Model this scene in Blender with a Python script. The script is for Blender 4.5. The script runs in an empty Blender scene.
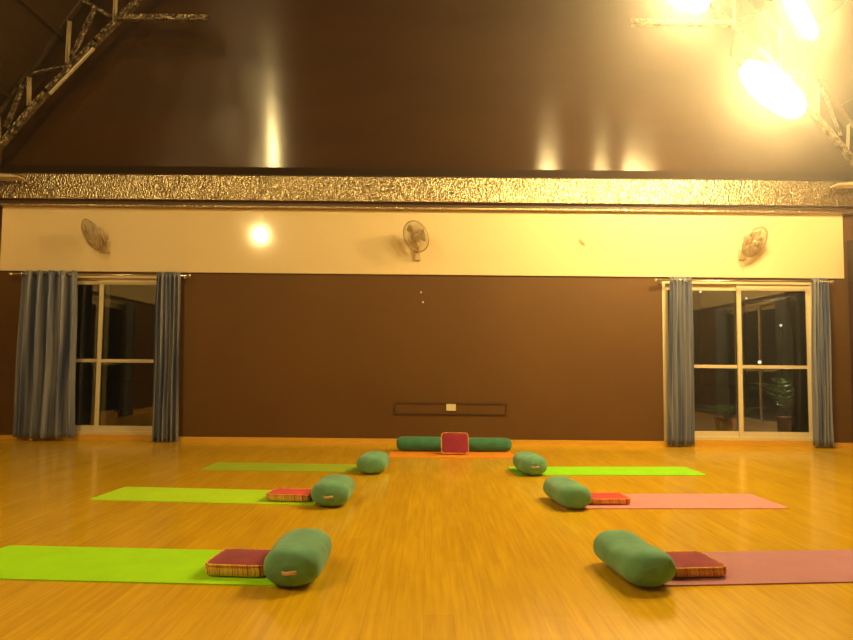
import bpy, bmesh, math, random
from mathutils import Vector, Matrix, noise
C = bpy.context.scene.collection
R = math.radians
PI = math.pi
random.seed(4)

# ------------------------------------------------------------------ materials
def mat(name, base=(.8,.8,.8), rough=.5, metal=0, spec=.5, sheen=0, emit=None, es=0, coat=0):
    m = bpy.data.materials.new(name); m.use_nodes = True
    b = m.node_tree.nodes['Principled BSDF']
    b.inputs['Base Color'].default_value = (*base, 1)
    b.inputs['Roughness'].default_value = rough
    b.inputs['Metallic'].default_value = metal
    b.inputs['Specular IOR Level'].default_value = spec
    b.inputs['Sheen Weight'].default_value = sheen
    b.inputs['Coat Weight'].default_value = coat
    if emit:
        b.inputs['Emission Color'].default_value = (*emit, 1)
        b.inputs['Emission Strength'].default_value = es
    return m
class NT:
    def __init__(s, m):
        s.t = m.node_tree; s.b = s.t.nodes['Principled BSDF']
    def n(s, typ, **kw):
        n = s.t.nodes.new(typ)
        for k, v in kw.items():
            if k in n.inputs: n.inputs[k].default_value = v
            else: setattr(n, k, v)
        return n
    def l(s, a, b): s.t.links.new(a, b)
    def coord(s, scale=(1,1,1), rot=(0,0,0), kind='Object'):
        c = s.n('ShaderNodeTexCoord'); mp = s.n('ShaderNodeMapping')
        mp.inputs['Scale'].default_value = scale; mp.inputs['Rotation'].default_value = rot
        s.l(c.outputs[kind], mp.inputs['Vector']); return mp.outputs['Vector']
    def ramp(s, fac, stops, interp='LINEAR'):
        r = s.n('ShaderNodeValToRGB'); e = r.color_ramp.elements; r.color_ramp.interpolation = interp
        e[0].position, e[0].color = stops[0][0], (*stops[0][1], 1)
        e[1].position, e[1].color = stops[1][0], (*stops[1][1], 1)
        for p, c in stops[2:]:
            x = e.new(p); x.color = (*c, 1)
        s.l(fac, r.inputs['Fac']); return r.outputs['Color']
    def noise(s, vec, scale, detail=3, rough=.5):
        n = s.n('ShaderNodeTexNoise'); n.inputs['Scale'].default_value = scale
        n.inputs['Detail'].default_value = detail; n.inputs['Roughness'].default_value = rough
        s.l(vec, n.inputs['Vector']); return n.outputs['Fac']
    def bump(s, h, strength=.2, dist=.01, chain=None):
        b = s.n('ShaderNodeBump'); b.inputs['Strength'].default_value = strength; b.inputs['Distance'].default_value = dist
        s.l(h, b.inputs['Height'])
        if chain is not None: s.l(chain, b.inputs['Normal'])
        return b.outputs['Normal']
    def maprange(s, f, a, b):
        n = s.n('ShaderNodeMapRange'); n.inputs['To Min'].default_value = a; n.inputs['To Max'].default_value = b
        s.l(f, n.inputs['Value']); return n.outputs['Result']

def mul(c, k): return tuple(v*k for v in c)

def fabric(name, base, var=.18, rough=.9, sheen=.25, weave=260, bs=.25):
    m = mat(name, base, rough, spec=.2, sheen=sheen); t = NT(m)
    v = t.coord()
    t.l(t.ramp(t.noise(v, 9, 4), [(.3, mul(base, 1-var)), (.7, mul(base, 1+var))]), t.b.inputs['Base Color'])
    n1 = t.bump(t.noise(v, 14, 4), .35, .012)
    t.l(t.bump(t.noise(v, weave, 2), bs, .002, n1), t.b.inputs['Normal'])
    return m

LIGHTC = (1, .68, .27)
M = {}
# floor
m = mat('floor_wood', (.6,.34,.05), .3); t = NT(m)
v = t.coord(rot=(0,0,R(90)))
br = t.n('ShaderNodeTexBrick'); br.offset = .37
for k, x in (('Scale',1),('Brick Width',1.25),('Row Height',.125),('Mortar Size',.0012),('Mortar Smooth',.3),('Bias',0)): br.inputs[k].default_value = x
br.inputs['Color1'].default_value = (.76,.45,.010,1); br.inputs['Color2'].default_value = (.82,.50,.012,1); br.inputs['Mortar'].default_value = (.64,.37,.010,1)
t.l(v, br.inputs['Vector'])
gv = t.coord(scale=(7,.3,1))
g = t.ramp(t.noise(gv, 5.5, 6, .6), [(.3,(.84,.80,.70)), (.68,(1.07,1.08,1.1))])
g2 = t.ramp(t.noise(t.coord(scale=(1.5,.4,1)), 2.2, 5, .6), [(.3,(.93,.9,.85)), (.7,(1.05,1.05,1.06))])
mx = t.n('ShaderNodeMix', data_type='RGBA', blend_type='MULTIPLY'); mx.inputs['Factor'].default_value = 1
t.l(br.outputs['Color'], mx.inputs['A']); t.l(g, mx.inputs['B'])
mx2 = t.n('ShaderNodeMix', data_type='RGBA', blend_type='MULTIPLY'); mx2.inputs['Factor'].default_value = 1
t.l(mx.outputs['Result'], mx2.inputs['A']); t.l(g2, mx2.inputs['B'])
t.l(mx2.outputs['Result'], t.b.inputs['Base Color'])
t.l(t.maprange(t.noise(t.coord(scale=(3,.6,1)), 6, 4), .11, .26), t.b.inputs['Roughness'])
t.l(t.bump(t.noise(gv, 9, 4), .06, .003), t.b.inputs['Normal'])
M['floor'] = m
# brown wall
m = mat('brown_wall', (.15,.068,.010), .6, spec=.35); t = NT(m)
v = t.coord()
t.l(t.ramp(t.noise(v, .9, 4), [(.3,(.118,.049,.004)), (.7,(.138,.059,.005))]), t.b.inputs['Base Color'])
br = t.n('ShaderNodeTexBrick'); br.offset = 0
for k, x in (('Scale',1),('Brick Width',1.22),('Row Height',2.44),('Mortar Size',.004),('Mortar Smooth',.6)): br.inputs[k].default_value = x
t.l(t.coord(rot=(R(90),0,0)), br.inputs['Vector'])
n1 = t.bump(br.outputs['Fac'], .25, -.004)
t.l(t.bump(t.noise(v, 60, 5, .7), .3, .004, n1), t.b.inputs['Normal'])
M['brown'] = m
# cream panel
m = mat('cream_panel', (.80,.63,.36), .1, spec=.5); t = NT(m)
v = t.coord(scale=(1,1,1))
t.l(t.ramp(t.noise(v, .7, 3), [(.3,(.83,.66,.39)), (.7,(.86,.69,.41))]), t.b.inputs['Base Color'])
t.l(t.bump(t.noise(v, 3, 3), .05, .004), t.b.inputs['Normal'])
M['cream'] = m
# glossy dark gable boards : fine horizontal corrugation
def dark_board(name, base, rough, stretch, bs):
    m = mat(name, base, rough, spec=.6); t = NT(m)
    v = t.coord(scale=stretch)
    t.l(t.ramp(t.noise(t.coord(scale=(.3,.3,1.6)), 1.6, 5, .6), [(.3, mul(base,.8)), (.7, mul(base,1.2))]), t.b.inputs['Base Color'])
    t.l(t.maprange(t.noise(t.coord(scale=(1,1,3)), 3, 5, .7), rough-.05, rough+.05), t.b.inputs['Roughness'])
    if bs > 0: t.l(t.bump(t.noise(v, 22, 3, .5), bs, .01), t.b.inputs['Normal'])
    else:
        t.b.inputs['Anisotropic'].default_value = .95
        tg = t.n('ShaderNodeCombineXYZ'); tg.inputs[ANI].default_value = 1
        t.l(tg.outputs[0], t.b.inputs['Tangent'])
    return m
ANI = 2
M['gable'] = dark_board('gable_board', (.054,.021,.004), .17, (1,1,1), 0)
M['roof'] = dark_board('roof_board', (.055,.026,.007), .4, (1,.1,1), .3)
# hammered metal
m = mat('hammered_metal', (.72,.6,.38), .32, metal=1); t = NT(m)
v = t.coord(scale=(1,1,.62))
vo = t.n('ShaderNodeTexVoronoi', feature='SMOOTH_F1'); vo.inputs['Scale'].default_value = 62; vo.inputs['Randomness'].default_value = 1
wv = t.n('ShaderNodeMix', data_type='VECTOR'); wv.inputs['Factor'].default_value = .05
nn = t.n('ShaderNodeTexNoise'); nn.inputs['Scale'].default_value = 12; t.l(v, nn.inputs['Vector'])
t.l(v, wv.inputs['A']); t.l(nn.outputs['Color'], wv.inputs['B']); t.l(wv.outputs['Result'], vo.inputs['Vector'])
t.l(t.bump(vo.outputs['Distance'], .55, .022), t.b.inputs['Normal'])
t.l(t.ramp(vo.outputs['Distance'], [(.1,(.62,.50,.31)), (.8,(.30,.22,.11))]), t.b.inputs['Base Color'])
M['hammer'] = m
m = mat('truss_metal', (.4,.3,.17), .42, metal=.7); t = NT(m)
v = t.coord()
vo = t.n('ShaderNodeTexVoronoi'); vo.inputs['Scale'].default_value = 24; t.l(v, vo.inputs['Vector'])
t.l(t.bump(vo.outputs['Distance'], .8, .03), t.b.inputs['Normal'])
t.l(t.ramp(t.noise(v, 14, 3), [(.35,(.11,.075,.035)), (.65,(.44,.33,.19))]), t.b.inputs['Base Color'])
M['truss'] = m
M['pale_truss'] = mat('pale_web_steel', (.55,.43,.26), .5, metal=.3)  # paler steel for some of the web struts
M['truss_dark'] = mat('dark_steel', (.10,.06,.025), .5, metal=.3)
M['pale_steel'] = mat('pale_steel', (.75,.62,.40), .45, metal=.3)
M['wood_trim'] = None
m = mat('wood_trim', (.55,.27,.04), .38); t = NT(m)
t.l(t.ramp(t.noise(t.coord(scale=(.6,6,8)), 6, 5), [(.3,(.68,.36,.03)), (.7,(.80,.45,.04))]), t.b.inputs['Base Color'])
M['wood_trim'] = m
M['frame'] = mat('window_frame_paint', (.74,.62,.40), .4)
m = bpy.data.materials.new('pane_glass'); m.use_nodes = True; tr = m.node_tree; tr.nodes.clear()
o = tr.nodes.new('ShaderNodeOutputMaterial'); mi = tr.nodes.new('ShaderNodeMixShader'); ta = tr.nodes.new('ShaderNodeBsdfTransparent')
gl = tr.nodes.new('ShaderNodeBsdfGlossy'); gl.inputs['Roughness'].default_value = .015; fr = tr.nodes.new('ShaderNodeFresnel'); fr.inputs['IOR'].default_value = 2.1
ta.inputs['Color'].default_value = (.8,.82,.8,1)
tr.links.new(fr.outputs[0], mi.inputs[0]); tr.links.new(ta.outputs[0], mi.inputs[1]); tr.links.new(gl.outputs[0], mi.inputs[2]); tr.links.new(mi.outputs[0], o.inputs[0])
M['glass'] = m
# curtain
m = mat('curtain_satin', (.15,.19,.34), .34, spec=.7, sheen=.3); t = NT(m)
t.l(t.ramp(t.noise(t.coord(scale=(1,.25,.02)), 30, 3), [(.38,(.05,.075,.18)), (.60,(.26,.26,.30))]), t.b.inputs['Base Color'])  # woven stripes; contrast also paints lit fold ridges and dark valleys
t.l(t.bump(t.noise(t.coord(scale=(1,1,.3)), 120, 2), .15, .002), t.b.inputs['Normal'])
M['curtain'] = m
M['chrome'] = mat('brushed_steel', (.75,.7,.62), .25, metal=1)
M['fan_body'] = mat('fan_plastic', (.58,.44,.25), .4)
M['fan_wire'] = mat('fan_wire', (.58,.45,.26), .35, metal=.4)
M['fan_blade'] = mat('fan_blade_plastic', (.85,.72,.5), .35)
M['green'] = fabric('green_bolster_cotton', (.155,.40,.25))
M['green_dark'] = fabric('green_bolster_cotton_deep', (.05,.21,.12))
M['strap'] = fabric('tan_strap', (.75,.52,.30), .1)
M['maroon'] = fabric('maroon_cotton', (.30,.026,.062))
M['red'] = fabric('red_cotton', (.72,.05,.05))
def stripes(name, sc):
    m = mat(name, (.5,.2,.05), .85, spec=.2); t = NT(m)
    c = t.n('ShaderNodeTexCoord'); d = t.n('ShaderNodeVectorMath', operation='DOT_PRODUCT'); d.inputs[1].default_value = (1,1,.15)
    t.l(c.outputs['Object'], d.inputs[0])
    n = t.n('ShaderNodeTexNoise', noise_dimensions='1D'); n.inputs['Scale'].default_value = sc; n.inputs['Detail'].default_value = 2
    t.l(d.outputs['Value'], n.inputs['W'])
    t.l(t.ramp(n.outputs['Fac'], [(0,(.55,.04,.03)), (.38,(.95,.62,.14)), (.44,(.60,.07,.03)), (.48,(.95,.60,.12)), (.55,(.45,.36,.05)), (.59,(.90,.25,.05)), (.66,(.95,.65,.2))], 'CONSTANT'), t.b.inputs['Base Color'])
    t.l(t.bump(t.noise(t.coord(), 200, 2), .2, .002), t.b.inputs['Normal'])
    return m
M['stripes'] = stripes('striped_weave', 38)
def matmat(name, base, wear=0):
    m = mat(name, base, .75, spec=.25); t = NT(m); v = t.coord()
    col = t.ramp(t.noise(v, 5, 5, .6), [(.3, mul(base,.94)), (.7, mul(base,1.05))])
    if wear:
        f = t.ramp(t.noise(t.coord(scale=(1,4,1)), 6, 5, .7), [(.63,(0,0,0)), (.72,(wear,wear,wear))])
        mx = t.n('ShaderNodeMix', data_type='RGBA'); t.l(f, mx.inputs['Factor']); t.l(col, mx.inputs['A'])
        mx.inputs['B'].default_value = (*mul(base,.7),1); col = mx.outputs['Result']
    t.l(col, t.b.inputs['Base Color'])
    t.l(t.bump(t.noise(v, 160, 2), .3, .002), t.b.inputs['Normal'])
    return m
M['mat_lime'] = matmat('lime_foam', (.42,.90,.010), .5)
M['mat_lime2'] = matmat('yellow_green_foam', (.52,.86,.02))
M['mat_olive'] = matmat('olive_green_foam', (.36,.50,.03))
M['mat_bright'] = matmat('bright_green_foam', (.31,.80,.010))
M['mat_mauve'] = matmat('mauve_foam', (.52,.22,.29), .25)
M['mat_pink'] = matmat('pink_foam', (.80,.31,.34))
M['mat_orange'] = matmat('orange_foam', (.85,.30,.02))
M['white_plastic'] = mat('white_plastic', (.85,.75,.5), .35)
M['dark_trim'] = mat('dark_brown_trim', (.05,.022,.008), .5)
M['matte_board'] = mat('matte_dark_board', (.030,.013,.004), .85, spec=.1)
M['moulding'] = mat('brown_moulding', (.09,.038,.008), .5)
M['bulb'] = mat('lit_bulb_glass', (1,1,1), .3, emit=(1,.71,.27), es=1)
M['black'] = mat('black_plastic', (.02,.015,.01), .4)
M['leaf'] = mat('leaf', (.10,.22,.05), .5)
M['stem'] = mat('stem', (.10,.09,.03), .7)
M['pot'] = mat('terracotta', (.3,.12,.05), .8)
M['patio'] = mat('patio_concrete', (.16,.12,.08), .7)
M['soil'] = mat('dark_soil', (.03,.025,.015), .9)

# ------------------------------------------------------------------ mesh helpers
def obj(name, bm, m, parent=None, smooth=False):
    bmesh.ops.recalc_face_normals(bm, faces=bm.faces)
    me = bpy.data.meshes.new(name); bm.to_mesh(me); bm.free()
    if smooth:
        for p in me.polygons: p.use_smooth = True
    for x in (m if isinstance(m, list) else [m]): me.materials.append(x)
    o = bpy.data.objects.new(name, me); C.objects.link(o)
    if parent: o.parent = parent
    return o
def add_box(bm, x0, x1, y0, y1, z0, z1, mtx=None):
    vs = [bm.verts.new((x, y, z)) for x in (x0,x1) for y in (y0,y1) for z in (z0,z1)]
    for f in ((0,1,3,2),(4,6,7,5),(0,4,5,1),(2,3,7,6),(0,2,6,4),(1,5,7,3)): bm.faces.new([vs[i] for i in f])
    if mtx: bmesh.ops.transform(bm, matrix=mtx, verts=vs)
    return vs
def bx(*a, bev=0):
    bm = bmesh.new(); add_box(bm, *a)
    if bev: bmesh.ops.bevel(bm, geom=bm.edges[:], offset=bev, segments=2, profile=.5, affect='EDGES')
    return bm
def frame_to(p, q):
    d = (Vector(q)-Vector(p)); L = d.length; z = d.normalized()
    return Matrix.Translation(p) @ z.to_track_quat('Z','Y').to_matrix().to_4x4(), L
def add_tube(bm, p, q, r, r2=None, seg=12, caps=True):
    mt, L = frame_to(p, q); r2 = r if r2 is None else r2
    rings = []
    for k, rr in ((0, r), (L, r2)):
        rings.append([bm.verts.new(mt @ Vector((rr*math.cos(2*PI*i/seg), rr*math.sin(2*PI*i/seg), k))) for i in range(seg)])
    for i in range(seg): bm.faces.new((rings[0][i], rings[0][(i+1)%seg], rings[1][(i+1)%seg], rings[1][i]))
    if caps: bm.faces.new(rings[0][::-1]); bm.faces.new(rings[1])
def add_path(bm, pts, r, seg=6, closed=False):
    pts = [Vector(p) for p in pts]; n = len(pts); rings = []
    for i, p in enumerate(pts):
        a = pts[(i-1)%n] if closed or i else p; b = pts[(i+1)%n] if closed or i < n-1 else p
        q = (b-a).normalized().to_track_quat('Z','Y')
        rings.append([bm.verts.new(p + q @ Vector((r*math.cos(2*PI*k/seg), r*math.sin(2*PI*k/seg), 0))) for k in range(seg)])
    for i in range(n if closed else n-1):
        A, B = rings[i], rings[(i+1)%n]
        # best rotational alignment
        s = min(range(seg), key=lambda s: (A[0].co-B[s].co).length)
        for k in range(seg): bm.faces.new((A[k], A[(k+1)%seg], B[(k+1+s)%seg], B[(k+s)%seg]))
    if not closed: bm.faces.new(rings[0][::-1]); bm.faces.new(rings[-1])
def add_lathe(bm, prof, mtx=None, seg=24):
    rings = []; new = []
    for r, z in prof:
        if r < 1e-5: v_ = [bm.verts.new((0,0,z))]
        else: v_ = [bm.verts.new((r*math.cos(2*PI*i/seg), r*math.sin(2*PI*i/seg), z)) for i in range(seg)]
        rings.append(v_); new += v_
    for a, b in zip(rings, rings[1:]):
        for i in range(seg):
            j = (i+1) % seg
            if len(a) == 1 and len(b) == 1: continue
            if len(a) == 1: bm.faces.new((a[0], b[i], b[j]))
            elif len(b) == 1: bm.faces.new((a[i], a[j], b[0]))
            else: bm.faces.new((a[i], a[j], b[j], b[i]))
    if mtx: bmesh.ops.transform(bm, matrix=mtx, verts=new)
def tag(o, label, cat, group=None):
    o['label'] = label; o['category'] = cat
    if group: o['group'] = group
    return o
def thing(name, label, cat, loc=(0,0,0), rotz=0, group=None):
    o = bpy.data.objects.new(name, None); C.objects.link(o); o.empty_display_size = .1
    o.location = loc; o.rotation_euler = (0,0,rotz)
    return tag(o, label, cat, group)
def struct(name, bm, m, parent=None):
    o = obj(name, bm, m, parent)
    if not parent: o['kind'] = 'structure'
    return o

# ------------------------------------------------------------------ setting
XW, YB, YF, ZE = 5.86, 9.2, -4.0, 4.12
WL = (-5.42, -3.40, .085, 2.235)     # left back window opening
WR = (3.20, 5.27, .085, 2.235)
struct('floor', bx(-XW-.2, XW+.2, YF-.2, YB+.02, -.1, 0), M['floor'])
bm = bmesh.new()
ZT = 3.62
for a in ((-XW-.2, WL[0], 0, ZT), (WL[0], WL[1], WL[3], ZT), (WL[1], WR[0], 0, ZT), (WR[0], WR[1], WR[3], ZT), (WR[1], XW+.2, 0, ZT), (WL[0], WL[1], 0, WL[2]), (WR[0], WR[1], 0, WR[2])):
    add_box(bm, a[0], a[1], YB, YB+.2, a[2], a[3])
struct('wall_back', bm, M['brown'])
struct('wall_front', bx(-XW-.2, XW+.2, YF-.2, YF, 0, ZE), M['brown'])
SW = (5.15, 7.75)
for nm, s in (('wall_left', -1), ('wall_right', 1)):
    bm = bmesh.new(); xa, xb = sorted((s*XW, s*(XW+.2)))
    for y0, y1, z0, z1 in ((YF, SW[0], 0, ZE), (SW[0], SW[1], 2.2, ZE), (SW[1], YB, 0, ZE), (SW[0], SW[1], 0, .03)): add_box(bm, xa, xb, y0, y1, z0, z1)
    struct(nm, bm, M['brown'])
    xa, xb = sorted((s*XW, s*(XW-.03)))
    struct('trim_%d' % (1 if s < 0 else 2), bx(xa, xb, YF, YB-.05, 2.28, 3.17), M['cream'])
# cream band on the back wall, baseboards
struct('trim_3', bx(-5.80, 5.665, YB-.03, YB, 2.275, 3.18), M['cream'])
bm = bmesh.new()
for a, b in ((-XW, WL[0]), (WL[1], WR[0]), (WR[1], XW)): add_box(bm, a, b, YB-.018, YB, 0, .062)
for a, b in (WL[:2], WR[:2]): add_box(bm, a, b, YB-.018, YB, 0, .085)
struct('baseboard_back', bm, M['wood_trim'])
struct('baseboard_left', bx(-XW, -XW+.018, YF, YB-.02, 0, .095), M['wood_trim'])
struct('baseboard_right', bx(XW-.018, XW, YF, YB-.02, 0, .095), M['wood_trim'])
struct('trim_4', bx(5.72, XW-.02, YB-.25, YB-.02, .1, 2.79, bev=.006), M['dark_trim'])
# gable wall leaning a little into the room, glossy dark boards
TILT = 0.0
def gable_pts():
    return [(-XW-.1, 3.58), (XW+.1, 3.58), (XW+.1, 4.1), (4.0, 6.95), (.0, 8.3), (-4.0, 6.95), (-XW-.1, 4.1)]
bm = bmesh.new()
fr = [bm.verts.new((x, YB+.03-(z-3.6)*TILT, z)) for x, z in gable_pts()]
bk = [bm.verts.new((x, YB+.23-(z-3.6)*TILT, z)) for x, z in gable_pts()]
bm.faces.new(fr); bm.faces.new(bk[::-1])
for i in range(len(fr)): bm.faces.new((fr[i], fr[(i+1)%7], bk[(i+1)%7], bk[i]))
struct('wall_gable', bm, M['gable'])
# roof planes
bm = bmesh.new()
pf = [(-XW-.2, 3.95), (-4.0, 6.90), (0, 8.25), (4.0, 6.90), (XW+.2, 3.95)]
for i in range(4):
    (xa, za), (xb, zb) = pf[i], pf[i+1]
    q = [bm.verts.new((x, y, z+dz)) for dz in (0, .12) for x, z, y in ((xa,za,YF-.2),(xb,zb,YF-.2),(xb,zb,YB+.25),(xa,za,YB+.25))]
    for f in ((0,1,2,3),(7,6,5,4),(0,4,5,1),(1,5,6,2),(2,6,7,3),(3,7,4,0)): bm.faces.new([q[k] for k in f])
struct('ceiling', bm, M['roof'])
bm = bmesh.new()
v5 = [bm.verts.new((x, y, z)) for y in (YF-.15, YF) for x, z in ((-XW,4),(-4,6.9),(0,8.25),(4,6.9),(XW,4))]
bm.faces.new(v5[:5]); bm.faces.new(v5[5:][::-1])
for i in range(5): bm.faces.new((v5[i], v5[(i+1)%5], v5[5+(i+1)%5], v5[5+i]))
struct('wall_front_gable', bm, M['roof'])
# purlins on the sloping ceiling
for k, f_ in enumerate((.22, .52, .82)):
    for s in (-1, 1):
        x = s*(XW+.2 + (4.0-XW-.2)*f_); z = 3.95+(6.9-3.95)*f_
        bm = bmesh.new(); add_box(bm, -.03, .03, YF, YB-.1, -.07, .0)
        bmesh.ops.transform(bm, matrix=Matrix.Translation((x-s*.005, 0, z-.01)) @ Matrix.Rotation(s*R(55), 4, 'Y'), verts=bm.verts)
        struct('trim_%d' % (5+2*k+(s > 0)), bm, M['roof'])
# hammered metal beam
bt = thing('metal_beam', 'long hammered metal beam running above the cream band across the back wall', 'beam', (0, YB, 3.167))
obj('beam_face', bx(-5.84, 5.84, -.16, 0, .075, .415, bev=.006), M['hammer'], bt)
obj('recess', bx(-5.84, 5.84, -.085, 0, .012, .075), M['moulding'], bt)  # dark brown, not hammered metal: paints the shade in the recess
obj('bottom_lip', bx(-5.84, 5.84, -.12, 0, -.012, .012, bev=.004), M['hammer'], bt)
obj('top_lip', bx(-5.84, 5.84, -.17, 0, .415, .425, bev=.003), M['dark_trim'], bt)
struct('trim_11', bx(-5.86, 5.86, YB-.03, YB+.03, 3.595, 3.735), M['matte_board'])

# windows
def window(name, x0, x1, z0, z1, Y, mtx=None, mull=None, ov=.04):
    root = bpy.data.objects.new(name, None); C.objects.link(root); root['kind'] = 'structure'
    root.location = ((x0+x1)/2, Y, z0)
    if mtx: root.matrix_world = mtx
    w = (x1-x0)/2; H = z1-z0; c = 0 if mull is None else mull-(x0+x1)/2
    bm = bmesh.new()
    add_box(bm, -w, w, -.03, .08, 0, .04); add_box(bm, -w, w, -.03, .08, H-.045, H)
    add_box(bm, -w, -w+.045, -.03, .08, .04, H-.045); add_box(bm, w-.045, w, -.03, .08, .04, H-.045)
    obj('window_frame', bm, M['frame'], root)
    for side, (a, b, y) in enumerate(((-w+.045, c+ov, .035), (c-ov, w-.045, 0))):
        bm = bmesh.new(); s = .055
        add_box(bm, a, a+s, y, y+.03, .04, H-.045); add_box(bm, b-s, b, y, y+.03, .04, H-.045)
        add_box(bm, a+s, b-s, y, y+.03, .04, .11); add_box(bm, a+s, b-s, y, y+.03, H-.13, H-.045)
        add_box(bm, a+s, b-s, y+.002, y+.028, (.96), (1.005))
        sh = obj('sash', bm, M['frame'], root)
        for z_0, z_1 in ((.11, .96), (1.005, H-.13)):
            obj('pane', bx(a+s, b-s, y+.012, y+.017, z_0, z_1), M['glass'], sh)
        bm = bmesh.new(); hx = a+s/2 if side else b-s/2
        add_box(bm, hx-.01, hx+.01, y-.014, y, .92, 1.10)
        obj('latch', bm, M['frame'], sh)
    return root
window('window_1', *WL, YB+.03, mull=-4.40, ov=.062)
window('window_2', *WR, YB+.03, mull=4.275, ov=.045)
for k, s in ((3, -1), (4, 1)):
    window('window_%d' % k, -(SW[1]-SW[0])/2, (SW[1]-SW[0])/2, .03, 2.2, 0, mtx=Matrix.Translation((s*(XW+.03), sum(SW)/2, .03)) @ Matrix.Rotation(-s*PI/2, 4, 'Z'))

# ------------------------------------------------------------------ curtains and rods
def rod(x0, x1, z, Y, label, mtx=None):
    t_ = thing('curtain_rod', label, 'curtain rod', ((x0+x1)/2, Y, z), 0, 'curtain rods')
    if mtx: t_.matrix_world = mtx
    w = (x1-x0)/2
    bm = bmesh.new(); add_tube(bm, (-w,0,0), (w,0,0), .0125, seg=12); obj('pole', bm, M['chrome'], t_, True)
    for s in (-1, 1):
        bm = bmesh.new(); add_lathe(bm, [(0,0),(.014,0),(.014,.015),(.024,.03),(.026,.042),(.018,.055),(0,.06)], Matrix.Translation((s*w,0,0)) @ Matrix.Rotation(s*PI/2, 4, 'Y'), 16)
        obj('finial', bm, M['chrome'], t_, True)
        bm = bmesh.new(); add_tube(bm, (s*(w-.06), 0, 0), (s*(w-.06), .105, 0), .007); add_box(bm, s*(w-.06)-.018, s*(w-.06)+.018, .098, .105, -.03, .03)
        obj('bracket', bm, M['chrome'], t_)
    return t_
def curtain(xt0, xt1, xb0, xb1, zt, zb, Y, nf, amp, label, seed=0, mtx=None):
    rnd = random.Random(seed)
    cx = (xt0+xt1)/2
    t_ = thing('curtain', label, 'curtain', (cx, Y, zb), 0, 'blue curtains')
    if mtx: t_.matrix_world = mtx
    nc, nr = nf*14, 26
    ph = [rnd.uniform(.7, 1.3) for _ in range(nf+2)]
    bm = bmesh.new(); g = []
    for r_ in range(nr+1):
        f = r_/nr; z = (zt-zb)*(1-f)
        row = []
        for c in range(nc+1):
            u = c/nc; k = u*nf; i = int(k)
            # widths vary slightly per fold; fullness opens towards the hem
            uu = u + .012*math.sin(2*PI*u*3+seed)*f
            x = (xt0+(xt1-xt0)*uu)*(1-f) + (xb0+(xb1-xb0)*uu)*f - cx
            a = amp*(.78+.35*f)*ph[min(i, nf)]
            y = a*math.sin(2*PI*k) + .012*math.sin(5*u+7*f+seed)
            x += .18*(xt1-xt0)/nf*math.sin(4*PI*k)*f
            row.append(bm.verts.new((x, y, z + (.004*math.sin(2*PI*k) if r_ == nr else 0))))
        g.append(row)
    for a, b in zip(g, g[1:]):
        for i in range(nc): bm.faces.new((a[i], a[i+1], b[i+1], b[i]))
    o = obj('drape', bm, M['curtain'], t_, True)
    so = o.modifiers.new('thick', 'SOLIDIFY'); so.thickness = .004; so.offset = 0
    # eyelets where the cloth crosses the rod line
    for k in range(2*nf+1):
        x = xt0+(xt1-xt0)*k/(2*nf) - cx
        if k in (0, 2*nf): x += .012*(1 if k == 0 else -1)
        bm = bmesh.new(); add_path(bm, [(x, .026*math.cos(2*PI*i/14), zt-zb-.05+.026*math.sin(2*PI*i/14)) for i in range(14)], .005, 6, True)
        obj('eyelet', bm, M['chrome'], t_, True)
    return t_
YC = YB-.13
rod(-5.55, -3.22, 2.215, YC, 'thin metal curtain rod over the left sliding window')
rod(3.11, 5.40, 2.215, YC, 'thin metal curtain rod over the right sliding window')
curtain(-5.44, -4.69, -5.47, -4.64, 2.265, .05, YC, 5, .075, 'wide blue satin curtain with broad folds at far left of the left window', 1)
curtain(-3.63, -3.31, -3.62, -3.27, 2.265, .01, YC, 6, .045, 'gathered blue curtain on the right side of the left window', 2)
curtain(3.26, 3.56, 3.20, 3.56, 2.265, .02, YC, 6, .045, 'gathered blue curtain on the left side of the right window', 3)
curtain(5.16, 5.385, 5.13, 5.39, 2.265, .03, YC, 5, .045, 'narrow blue curtain at far right of the right window', 4)
for s in (-1, 1):
    sd = 'left' if s < 0 else 'right'
    for j, yc in enumerate((5.3, 7.55)):
        mt = Matrix.Translation((s*(XW-.1), yc, .02)) @ Matrix.Rotation(-s*PI/2, 4, 'Z')
        curtain(-.2, .2, -.22, .22, 2.22, .02, 0, 5, .04, 'gathered blue curtain on the %s side wall, %s the corner' % (sd, 'away from' if j == 0 else 'nearest'), 10+j, mt)
    rod(-1.45, 1.45, 0, 0, 'thin metal curtain rod on the %s side wall' % sd, Matrix.Translation((s*(XW-.1), 6.43, 2.19)) @ Matrix.Rotation(-s*PI/2, 4, 'Z'))

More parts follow.
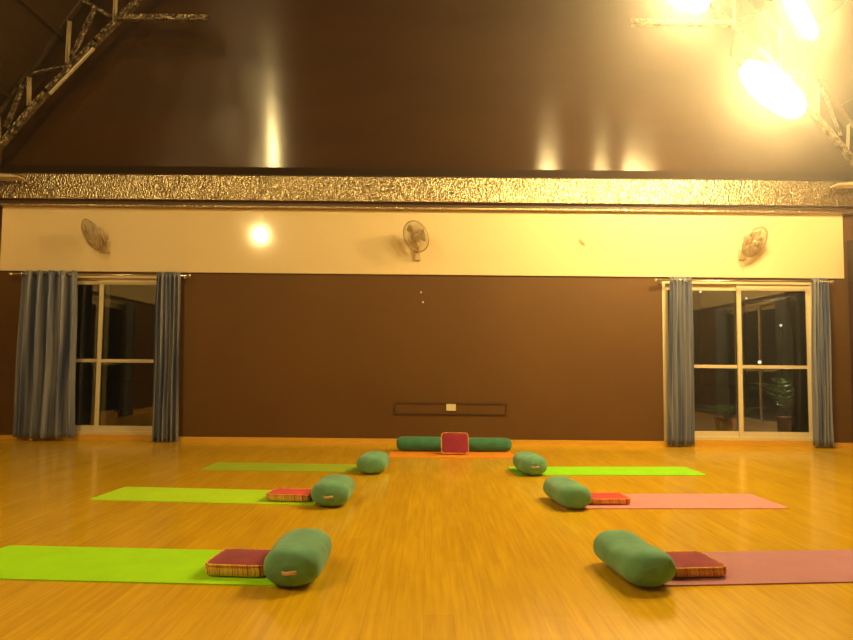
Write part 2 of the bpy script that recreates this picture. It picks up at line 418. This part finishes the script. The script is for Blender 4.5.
# ------------------------------------------------------------------ wall fans
def fan(base, head, n, label):
    t_ = thing('wall_fan', label, 'fan', base, 0, 'wall fans on the cream band')
    b = Vector(base); h = Vector(head)-b; n = Vector(n).normalized()
    obj('wall_bracket', bx(-.045, .045, -.035, 0, -.09, .075, bev=.012), M['fan_body'], t_)
    back = h - n*.10
    bm = bmesh.new()
    add_path(bm, [(0,-.03,.02), (0,-.09,.055), Vector((0,-.11,.12)).lerp(back, .3), Vector((0,-.13,.15)).lerp(back, .8), back], .015, 8)
    obj('arm', bm, M['fan_body'], t_, True)
    F_ = Matrix.Translation(h) @ n.to_track_quat('Z','Y').to_matrix().to_4x4()
    bm = bmesh.new(); add_lathe(bm, [(0,-.17),(.035,-.165),(.055,-.14),(.06,-.09),(.055,-.045),(.02,-.04),(.012,-.02),(.012,.0),(0,0)], F_, 20)
    obj('motor_housing', bm, M['fan_body'], t_, True)
    Rg = .213
    def cage(zf, sgn):
        bm = bmesh.new()
        prof = [(.045, zf), (.09, zf*.97), (.14, zf*.85), (.18, zf*.6), (Rg, 0)]
        for i in range(44):
            a = 2*PI*i/44
            add_path(bm, [F_ @ Vector((r*math.cos(a+.25*sgn*(1-r/Rg)), r*math.sin(a+.25*sgn*(1-r/Rg)), z)) for r, z in prof], .0022, 4)
        for r, z, th in ((.09, zf*.97, .0016), (.15, zf*.8, .0016)):
            add_path(bm, [F_ @ Vector((r*math.cos(2*PI*i/32), r*math.sin(2*PI*i/32), z)) for i in range(32)], th, 5, True)
        return bm
    obj('front_guard', cage(.055, 1), M['fan_wire'], t_, True)
    obj('rear_guard', cage(-.065, -1), M['fan_wire'], t_, True)
    bm = bmesh.new(); add_path(bm, [F_ @ Vector((Rg*math.cos(2*PI*i/48), Rg*math.sin(2*PI*i/48), 0)) for i in range(48)], .0065, 8, True)
    obj('guard_rim', bm, M['fan_wire'], t_, True)
    bm = bmesh.new(); add_lathe(bm, [(0,.062),(.03,.061),(.045,.056),(.045,.05),(0,.05)], F_, 20); obj('badge', bm, M['fan_body'], t_, True)
    bm = bmesh.new(); add_lathe(bm, [(0,.03),(.02,.028),(.032,.015),(.032,-.02),(0,-.02)], F_, 16); obj('hub', bm, M['fan_blade'], t_, True)
    for k in range(3):
        bm = bmesh.new(); g = []
        for i in range(9):
            r = .03+.145*i/8; wd = .3+.75*math.sin(PI*min(1, (i+1.2)/8.5)*.62)
            g.append([bm.verts.new(F_ @ (Matrix.Rotation(k*2*PI/3, 4, 'Z') @ Vector((r*math.cos(a), r*math.sin(a), .02-.04*(j/6)))))
                      for j in range(7) for a in [(-.5+j/6)*wd]])
        for a, b_ in zip(g, g[1:]):
            for j in range(6): bm.faces.new((a[j], a[j+1], b_[j+1], b_[j]))
        o = obj('blade', bm, M['fan_blade'], t_, True)
        so = o.modifiers.new('thick', 'SOLIDIFY'); so.thickness = .003
    zc = 2.26-base[2]
    bm = bmesh.new(); add_tube(bm, (.01,-.045,-.07), (.01,-.045, zc), .0018, seg=6); obj('pull_cord', bm, M['fan_body'], t_)
    return t_
fan((-4.36, YB-.03, 2.62), (-4.455, 8.93, 2.735), (-.60,-.65,-.46), 'wall fan on the cream band above the left window, turned sharply left')
fan((-.125, YB-.03, 2.55), (-.15, 8.92, 2.75), (-.60,-.68,-.42), 'wall fan at the middle of the cream band, turned left')
fan((4.27, YB-.03, 2.60), (4.345, 8.93, 2.72), (.42,-.74,-.52), 'wall fan on the cream band above the right window, facing down right')

# small fittings
t_ = thing('wall_hook', 'small bent pale hook on the cream band between centre and right fans', 'hook', (2.12, YB-.03, 2.745))
obj('mount', bx(-.04, .04, -.01, 0, -.03, .03, bev=.003), M['cream'], t_).rotation_euler = (0, R(40), 0)
bm = bmesh.new(); add_path(bm, [(-.045,-.01,.03), (-.045,-.03,.03), (0,-.035,-.02), (.025,-.02,-.045), (.025,-.03,-.05)], .006, 6); obj('prong', bm, M['fan_wire'], t_, True)
for (x, z), lb in (((-.078, 2.035), 'tiny white wall plug on brown wall, upper of the two'), ((-.05, 1.90), 'tiny white wall plug on brown wall, lower of the two')):
    bm = bmesh.new(); add_lathe(bm, [(0,.012),(.010,.012),(.014,.006),(.014,0),(0,0)], Matrix.Rotation(PI/2, 4, 'X'), 12)
    o = obj('wall_plug', bm, M['white_plastic']); o.location = (x, YB, z); tag(o, lb, 'wall plug', 'wall plugs above the board')
t_ = thing('wall_board', 'long low dark brown board framed with thin moulding on back wall', 'board', (.34, YB, .472))
obj('panel', bx(-.74, .74, -.008, 0, -.062, .062), M['brown'], t_)
bm = bmesh.new()
for a in ((-.755,.755,.062,.078),(-.755,.755,-.078,-.062),(-.755,-.738,-.062,.062),(.738,.755,-.062,.062)): add_box(bm, a[0], a[1], -.022, 0, a[2], a[3])
obj('moulding', bm, M['moulding'], t_)
t_ = thing('socket_plate', 'small cream socket plate in the middle of the framed brown board', 'socket', (.34, YB-.008, .485))
obj('plate', bx(-.064, .064, -.016, 0, -.045, .045, bev=.004), M['white_plastic'], t_)
obj('switch', bx(.018, .044, -.021, -.014, -.018, .018, bev=.002), M['white_plastic'], t_)
obj('outlet', bx(-.042, -.006, -.019, -.014, -.02, .02, bev=.002), M['white_plastic'], t_)

# ------------------------------------------------------------------ roof truss
def member(p, q, w=.05, d=.06, m=None, name='web_strut', parent=None, lip=0):
    """angle section between p and q in the XZ plane"""
    p = Vector((p[0], 0, p[1])); q = Vector((q[0], 0, q[1])); L = (q-p).length
    ang = math.atan2(q.z-p.z, q.x-p.x)
    bm = bmesh.new()
    add_box(bm, 0, L, -.006, .006, -w, w)                 # upright flange
    add_box(bm, 0, L, -d, .0, -w, -w+.012)                # bottom flange towards the room
    bmesh.ops.transform(bm, matrix=Matrix.Translation(p) @ Matrix.Rotation(-ang, 4, 'Y'), verts=bm.verts)
    return obj(name, bm, m or M['truss'], parent)
def truss(Y, label):
    t_ = thing('roof_truss', label, 'truss', (0, Y, 0), 0, 'roof trusses')
    for s, dx in ((-1, 0), (1, .10)):
        P = lambda x, z: (s*abs(x) - (.12 if s > 0 else 0), z)
        low = [(-5.80, 3.77), (-5.101, 4.654), (-4.473, 5.35), (-3.915, 5.94), (-3.1, 6.72)]
        up = [(-5.79, 4.22), (-5.479, 4.705), (-4.981, 5.50), (-4.687, 5.93), (-4.12, 6.62)]
        for nm, pl, w in (('bottom_chord', low, .035), ('top_chord', up, .028)):
            bm = bmesh.new()
            for a, b in zip(pl, pl[1:]):
                a = P(*a); b = P(*b)
                p = Vector((a[0], 0, a[1])); q = Vector((b[0], 0, b[1])); L = (q-p).length
                mt = Matrix.Translation(p) @ Matrix.Rotation(-math.atan2(q.z-p.z, q.x-p.x), 4, 'Y')
                add_box(bm, -.02, L+.02, -.04, .04, -w, w, mt)
            obj(nm, bm, M['truss'] if nm[0] == 'b' else M['truss_dark'], t_)
        # pale strip painting the lower chord's flange as it catches light
        a, b = P(-5.06, 4.62), P(-4.50, 5.25)
        p = Vector((a[0], 0, a[1])); q = Vector((b[0], 0, b[1]))
        bm = bmesh.new(); add_box(bm, 0, (q-p).length, -.075, -.04, -.052, -.022)
        bmesh.ops.transform(bm, matrix=Matrix.Translation(p) @ Matrix.Rotation(-math.atan2(q.z-p.z, q.x-p.x), 4, 'Y'), verts=bm.verts)
        if s > 0: bmesh.ops.translate(bm, verts=bm.verts, vec=(0,0,.05))
        obj('lit_flange_strip', bm, M['pale_steel'], t_)
        for a, b, pale in (((-4.833,5.62),(-4.838,5.03),1), ((-4.50,5.80),(-4.79,5.10),0), ((-5.33,4.90),(-4.849,5.0),0), ((-5.337,4.84),(-5.321,4.44),1),
                           ((-5.389,4.80),(-5.615,4.15),0), ((-5.726,4.30),(-5.70,3.95),1), ((-4.226,6.35),(-4.226,5.60),1), ((-4.76,5.97),(-4.27,5.68),0), ((-3.6,6.3),(-4.2,6.5),0)):
            member(P(*a), P(*b), .024 if not pale else .02, .045, M['pale_truss'] if pale else M['truss'], 'web_strut', t_)
        bm = bmesh.new()
        xa, xb = sorted((s*(4.20 if s < 0 else 4.0), s*(2.96 if s < 0 else 2.70)))
        add_box(bm, xa, xb, -.045, -.03, -.02, .07); add_box(bm, xa, xb, -.11, -.03, -.035, -.02)
        bmesh.ops.translate(bm, verts=bm.verts, vec=(0, 0, 5.645))
        obj('tie_stub', bm, M['truss'], t_)
        xa, xb = sorted((s*5.84, s*5.37))
        bm = bmesh.new(); vs = add_box(bm, xa, xb, -.12, .06, 3.46, 3.53)
        for v_ in vs:
            if abs(v_.co.x) < 5.5 and v_.co.z > 3.5: v_.co.z -= .055
        obj('foot_plate', bm, M['pale_steel'], t_)
    bm = bmesh.new(); add_box(bm, -4.1, 4.1, -.04, .04, 6.66, 6.76); obj('top_tie', bm, M['truss'], t_)
    return t_
truss(8.88, 'hammered metal roof truss against the dark gable above the beam')
truss(6.3, 'nearer metal roof truss carrying the hanging lamps')

# ------------------------------------------------------------------ lamps
def bulb_lamp(pos, ax, L, r, power, label, top):
    t_ = thing('hanging_lamp', label, 'lamp', pos, 0, 'lit hanging lamps')
    ax = Vector(ax).normalized(); F_ = ax.to_track_quat('Z','Y').to_matrix().to_4x4()
    bm = bmesh.new(); h = L/2
    add_lathe(bm, [(r*.4,-h)]+[(r*math.cos(PI*i/24)**.8, h*math.sin(PI*i/24)) for i in range(-9, 12)]+[(0,h)], F_, 24)
    area = 2*PI*r*L*.85
    mm = M['bulb'].copy(); mm.name = 'lit_bulb'; mm.node_tree.nodes['Principled BSDF'].inputs['Emission Strength'].default_value = power/(area*PI)
    obj('bulb', bm, mm, t_, True)
    bm = bmesh.new(); add_lathe(bm, [(0,-h-.13),(.02,-h-.13),(.035,-h-.1),(.04,-h-.01),(r*.48,-h),(r*.45,-h+.005),(0,-h+.005)], F_, 20); obj('socket', bm, M['black'], t_, True)
    e = -ax*(h+.13); tp = Vector(top)-Vector(pos)
    bm = bmesh.new(); add_path(bm, [e, e-ax*.05, e.lerp(tp, .35)+Vector((0,0,.03)), tp], .006, 6); obj('cord', bm, M['black'], t_, True)
    bm = bmesh.new(); add_lathe(bm, [(0,0),(.04,0),(.045,-.02),(.02,-.05),(0,-.05)], Matrix.Translation(tp), 16); obj('ceiling_cap', bm, M['black'], t_, True)
    return t_
PW = dict(A=68, B=50, C=36, L=54, L2=62)
bulb_lamp((3.63, 7.0, 3.99), (.74,-.05,-.67), .80, .165, PW['A'], 'largest glowing lamp at upper right, in front of the gable', (3.45, 6.3, 6.66))
bulb_lamp((2.26, 5.8, 4.31), (.7,-.2,-.45), .42, .09, PW['B'], 'glowing lamp cut by the top edge, left of the other lamps', (2.6, 6.3, 6.66))
bulb_lamp((3.26, 5.8, 4.18), (.40,-.1,-.9), .54, .07, PW['C'], 'slim glowing lamp at the top right, above the largest lamp', (3.3, 6.3, 6.66))
bulb_lamp((-4.30, 1.0, 4.34), (0,0,-1), .28, .09, PW['L'], 'glowing lamp behind the viewer, over the left of the room', (-4.30, 1.0, 6.2))
bulb_lamp((-3.72, 2.4, 6.05), (0,0,-1), .30, .065, PW['L2'], 'glowing lamp high under the roof over the left of the room', (-3.72, 2.4, 6.95))

# ------------------------------------------------------------------ mats, bolsters, cushions
def yoga_mat(cx, cy, L, W, slope, m, label, seed=0):
    bm = bmesh.new(); nx, ny = 40, 10; th = .005; g = [[], []]
    for side in (0, 1):
        for i in range(nx+1):
            row = []
            for j in range(ny+1):
                u, v_ = i/nx*2-1, j/ny*2-1
                x, y = u*L/2, v_*W/2
                # rounded corners
                cr = .02; ex = abs(x)-(L/2-cr); ey = abs(y)-(W/2-cr)
                if ex > 0 and ey > 0:
                    d = math.hypot(ex, ey)
                    if d > cr: x = math.copysign(L/2-cr+ex*cr/d, x); y = math.copysign(W/2-cr+ey*cr/d, y)
                lift = .006*max(0, abs(u)-.9)*10*max(0, noise.noise(Vector((seed, u*2, v_*3)))) if side else .0
                z = .0005 + (th if side else 0) + lift + (.0009*(noise.noise(Vector((x*3, y*3, seed)))+1) if side else 0)
                row.append(bm.verts.new((x, y, z)))
            g[side].append(row)
    for i in range(nx):
        for j in range(ny):
            bm.faces.new((g[0][i][j], g[0][i][j+1], g[0][i+1][j+1], g[0][i+1][j]))
            bm.faces.new((g[1][i][j], g[1][i+1][j], g[1][i+1][j+1], g[1][i][j+1]))
    for i in range(nx):
        bm.faces.new((g[0][i][0], g[0][i+1][0], g[1][i+1][0], g[1][i][0])); bm.faces.new((g[0][i+1][ny], g[0][i][ny], g[1][i][ny], g[1][i+1][ny]))
    for j in range(ny):
        bm.faces.new((g[0][0][j+1], g[0][0][j], g[1][0][j], g[1][0][j+1])); bm.faces.new((g[0][nx][j], g[0][nx][j+1], g[1][nx][j+1], g[1][nx][j]))
    o = obj('yoga_mat', bm, m); o.location = (cx, cy, 0); o.rotation_euler = (0, 0, math.atan(slope))
    return tag(o, label, 'yoga mat', 'yoga mats')
yoga_mat(-1.525, 3.64, 1.74, .58, -.045, M['mat_lime'], 'lime green yoga mat nearest on the left, cut by the left edge', 1)
yoga_mat(-1.68, 5.49, 1.75, .55, -.07, M['mat_lime2'], 'yellow-green yoga mat in the middle row on the left', 2)
yoga_mat(-1.40, 6.99, 1.62, .50, -.045, M['mat_olive'], 'dull olive green yoga mat farthest on the left', 3)
yoga_mat(1.93, 3.715, 1.76, .56, .09, M['mat_mauve'], 'mauve yoga mat nearest on the right, cut by the right edge', 4)
yoga_mat(1.875, 5.44, 1.72, .57, .045, M['mat_pink'], 'salmon pink yoga mat in the middle row on the right', 5)
yoga_mat(1.81, 6.95, 1.88, .53, .05, M['mat_bright'], 'bright green yoga mat farthest on the right', 6)
yoga_mat(.31, 8.08, 1.46, .54, .03, M['mat_orange'], 'orange yoga mat lying across the floor by the back wall', 7)

def bolster(cx, cy, rz, L, W, H, z0, label, seed, strap=True, m='green', sag=0.):
    t_ = thing('bolster', label, 'bolster', (cx, cy, z0), rz, 'green bolsters')
    bm = bmesh.new(); nl, ns = 44, 40; rings = []
    for i in range(1, nl):
        a = -PI/2 + PI*i/nl; s = math.sin(a)
        yy = math.copysign(abs(s)**.62, s); f = max(.03, (1-abs(s)**5))**.42
        f = max(f, .12)
        ring = []
        for k in range(ns):
            b = 2*PI*k/ns; cb, sb = math.cos(b), math.sin(b)
            x = math.copysign(abs(cb)**.86, cb)*W/2*f; z = math.copysign(abs(sb)**.86, sb)*H/2*f
            p = Vector((x, yy*L/2, z))
            p *= 1 + .028*noise.noise(Vector((x*7+seed*3, yy*3.2, z*7))) + .012*noise.noise(Vector((x*22, yy*9+seed, z*22)))
            # gathers near the ends
            p.x *= 1 + .02*math.sin(11*b)*max(0, abs(yy)-.8)*5; p.z *= 1 + .02*math.sin(11*b)*max(0, abs(yy)-.8)*5
            zz = p.z + H/2
            if zz > H*.5: zz -= sag*math.exp(-(yy/.45)**2)*(zz/H)
            if zz < .012: zz = .004+ zz*.3 if zz > 0 else .002
            ring.append(bm.verts.new((p.x, p.y, max(zz, .001))))
        rings.append(ring)
    for a, b in zip(rings, rings[1:]):
        for k in range(ns): bm.faces.new((a[k], a[(k+1)%ns], b[(k+1)%ns], b[k]))
    for ring, y in ((rings[0], -L/2+.004), (rings[-1], L/2-.004)):
        c = bm.verts.new((0, y, H/2))
        for k in range(ns): bm.faces.new((ring[k], ring[(k+1)%ns], c))
    o = obj('cover', bm, M[m], t_, True)
    if strap:
        bm = bmesh.new(); g = []
        for i in range(13):
            u = i/12*2-1
            g.append([bm.verts.new((u*.034, -L/2-.010-.012*(1-u*u)+dy, H*.46+dz+.002*math.sin(u*3))) for dz, dy in ((-.009,0),(-.009,.003),(.009,.003),(.009,0))])
        for a, b in zip(g, g[1:]):
            for k in range(4): bm.faces.new((a[k], a[(k+1)%4], b[(k+1)%4], b[k]))
        bm.faces.new(g[0]); bm.faces.new(g[-1][::-1])
        s_ = obj('strap', bm, M['strap'], t_, True); s_['label'] = 'small tan handle strap on the end'
    return t_
bolster(-.625, 3.475, R(0), .50, .28, .19, .006, 'green bolster nearest on the left, beside a maroon cushion', 1)
bolster(1.06, 3.54, R(7), .54, .265, .178, .006, 'green bolster nearest on the right, sagging, beside a maroon cushion', 2, False, sag=.012)
bolster(-.70, 5.29, R(-1), .50, .29, .18, .006, 'green bolster in the middle row on the left, beside a red cushion', 3)
bolster(1.09, 5.31, R(6), .54, .26, .175, .006, 'green bolster in the middle row on the right, beside a red cushion', 4, False)
bolster(-.51, 6.78, R(-4), .46, .29, .18, .006, 'green bolster at the end of the olive mat farthest left', 5, False)
bolster(1.03, 6.78, R(4), .46, .28, .19, .006, 'green bolster at the end of the bright green mat farthest right', 6)
bolster(-.055, 8.37, R(90), .60, .24, .175, .006, 'dark green bolster by the back wall, left of the propped cushion', 7, False, 'green_dark')
bolster(.755, 8.40, R(-90), .60, .24, .165, .006, 'dark green bolster by the back wall, right of the propped cushion', 8, False, 'green_dark')

def cushion(loc, rot, S, D, T, top, label, seed):
    t_ = thing('seat_cushion', label, 'cushion', loc, 0, 'square striped-edge cushions'); t_.rotation_euler = rot
    def outline(n, inset):
        pts = []
        for k in range(n):
            a = 2*PI*k/n; c, s = math.cos(a), math.sin(a); e = .24
            pts.append((math.copysign(abs(c)**e, c)*(S/2-inset), math.copysign(abs(s)**e, s)*(D/2-inset)))
        return pts
    N = 96
    def layer(bm, inset, z, wob=0):
        return [bm.verts.new((x+.003*noise.noise(Vector((x*12, y*12, seed))), y+.003*noise.noise(Vector((x*12, y*12, seed+5))), z+wob*noise.noise(Vector((x*9, y*9, seed))))) for x, y in outline(N, inset)]
    def skin(bm, ls):
        for a, b in zip(ls, ls[1:]):
            for k in range(N): bm.faces.new((a[k], a[(k+1)%N], b[(k+1)%N], b[k]))
    bm = bmesh.new()
    ls = [layer(bm, i, z, .003) for i, z in ((.012, .004), (.003, T*.2), (0, T*.5), (.003, T*.8), (.010, T*.93))]
    skin(bm, ls); bm.faces.new(ls[0][::-1]); bm.faces.new(ls[-1])
    obj('striped_side', bm, M['stripes'], t_, True)['label'] = 'woven side band striped in gold, orange and red'
    bm = bmesh.new()
    ls = [layer(bm, i, z, .005) for i, z in ((i_ if i_ < .02 else i_*min(S, D)/.30, z_) for i_, z_ in ((.006, T*.88), (.005, T*.93), (.012, T*.99), (.035, T*1.05), (.08, T*1.09), (.13, T*1.1)))]
    skin(bm, ls); c = bm.verts.new((0,0,T*1.1))
    for k in range(N): bm.faces.new((ls[-1][k], ls[-1][(k+1)%N], c))
    bm.faces.new(ls[0][::-1])
    obj('top_cover', bm, M[top], t_, True)
    bm = bmesh.new(); add_path(bm, [(x, y, T*.93) for x, y in outline(64, .004)], .006, 5, True)
    obj('piping', bm, M['stripes'], t_, True)
    return t_
cushion((-.925, 3.56, .0075), (0,0,R(-4)), .315, .30, .062, 'maroon', 'maroon cushion on the lime green mat nearest on the left', 1)
cushion((1.365, 3.62, .0075), (0,0,R(6)), .31, .30, .052, 'maroon', 'maroon cushion on the mauve mat nearest on the right', 2)
cushion((-1.035, 5.38, .0075), (0,0,R(-6)), .35, .28, .055, 'red', 'red cushion on the yellow-green mat in the middle left row', 3)
cushion((1.405, 5.39, .0075), (0,0,R(4)), .34, .28, .042, 'red', 'thin red cushion on the pink mat in the middle right row', 4)
cushion((.345, 8.10, .115+.012), (R(72), 0, R(2)), .325, .25, .05, 'maroon', 'maroon cushion propped upright between the bolsters by the back wall', 5)

# ------------------------------------------------------------------ outside the windows
struct('ground_outside', bx(-30, 30, YB+.2, 40, -.25, -.06), M['patio'])
def shrub(x, y, h, seed, label, n=16):
    rnd = random.Random(seed)
    t_ = thing('potted_palm', label, 'plant', (x, y, -.06), 0, 'plants outside the windows')
    bm = bmesh.new(); add_lathe(bm, [(0,0),(.12,0),(.17,.28),(.18,.3),(.15,.3),(.14,.26),(0,.26)], None, 20); obj('pot', bm, M['pot'], t_)
    bs, bl = bmesh.new(), bmesh.new()
    for k in range(n):
        a = rnd.uniform(0, 2*PI); ln = h*rnd.uniform(.6, 1); sp = rnd.uniform(.2, .45)
        pts = [Vector((math.cos(a)*sp*u*u*1.3, math.sin(a)*sp*u*u*1.3, .26+ln*(u-.28*u*u*u))) for u in (i/8 for i in range(9))]
        add_path(bs, pts, .005, 4)
        for i in range(3, 9):
            for sgn in (-1, 1):
                p = pts[i]; d = (pts[i]-pts[i-1]).normalized(); sd = d.cross(Vector((0,0,1))).normalized()*sgn
                q = p + (sd*.8+d*.6)*.15 + Vector((0,0,-.03)); w = d*.018
                a_, b_, c_, d_ = bl.verts.new(p-w*.3), bl.verts.new(p.lerp(q,.45)-w+Vector((0,0,.01))), bl.verts.new(q), bl.verts.new(p.lerp(q,.45)+w)
                bl.faces.new((a_, b_, c_, d_))
    obj('stems', bs, M['stem'], t_); obj('leaves', bl, M['leaf'], t_)
    return t_
shrub(6.02, 11.4, .95, 3, 'leafy potted palm outside the right pane of the right window')
shrub(4.9, 11.2, .35, 5, 'low potted plant outside the right window, left of the palm', 10)
def garden_lamp(x, y, z, r, col, es, label):
    t_ = thing('garden_lamp', label, 'outdoor lamp', (x, y, -.06), 0, 'distant lamps outside the right window')
    bm = bmesh.new(); add_tube(bm, (0,0,0), (0,0,z+.06-r), .03, seg=10); obj('pole', bm, M['black'], t_)
    bm = bmesh.new(); add_lathe(bm, [(r*math.sin(PI*i/10), z+.06-r*math.cos(PI*i/10)) for i in range(11)], None, 16)
    obj('globe', bm, mat('globe_glow', (1,1,1), .5, emit=col, es=es*.12), t_, True)
for px, py, Y, r, col, es, lb in ((808,349,20,.11,(.75,.9,1),9,'brightest bluish garden lamp seen through the right window'),
        (800,329,22,.045,(1,.85,.6),5,'small distant lamp just above the bluish garden lamp'),
        (781,325,22,.045,(1,.85,.6),3,'small distant lamp upper left of the bluish garden lamp'),
        (759,362,18,.045,(1,.8,.5),4,'small distant lamp low behind the middle of the right window'),
        (701,292,24,.045,(1,.85,.6),3,'globe standing in for a lamp reflection high in the left pane of the right window'),  # added outdoor globe in place of a reflected lamp, as is the next
        (747,298,24,.04,(1,.85,.6),2.5,'globe standing in for a lamp reflection high beside the centre stile of the right window')):
    garden_lamp((px-426)/680*Y, Y, 1.064+(367-py)/680*Y, r, col, es, lb)
L = bpy.data.lights.new('palm_fill_light', 'POINT'); L.energy = 130; L.color = (1,.8,.5); L.shadow_soft_size = .08  # unseen fill added so the palm shows through the glass
o = bpy.data.objects.new('palm_fill_light', L); C.objects.link(o); o.location = (7.4, 10.3, 2.3)

# ------------------------------------------------------------------ world, camera, view
w = bpy.data.worlds.new('night'); bpy.context.scene.world = w; w.use_nodes = True
w.node_tree.nodes['Background'].inputs[0].default_value = (.25,.3,.45,1); w.node_tree.nodes['Background'].inputs[1].default_value = .0006
# thin haze added to imitate lens bloom around the lamps
vp = w.node_tree.nodes.new('ShaderNodeVolumeScatter')
vp.inputs['Density'].default_value = .0145; vp.inputs['Anisotropy'].default_value = .87; vp.inputs['Color'].default_value = (1,.91,.84,1)
w.node_tree.links.new(vp.outputs[0], w.node_tree.nodes['World Output'].inputs['Volume'])
cam = bpy.data.cameras.new('camera'); co = bpy.data.objects.new('camera', cam); C.objects.link(co)
cam.sensor_width = 36; cam.lens = 36*680/853; cam.clip_end = 200
p, a = math.atan(44/680), R(.54)
co.matrix_world = Matrix.Translation((0,0,1.064)) @ Matrix.Rotation(PI/2+p, 4, 'X') @ Matrix.Rotation(a, 4, 'Z')
sc = bpy.context.scene; sc.camera = co
vs = sc.view_settings; vs.view_transform = 'Standard'; vs.look = 'None'; vs.gamma = 1; vs.use_curve_mapping = False; vs.exposure = 2.75
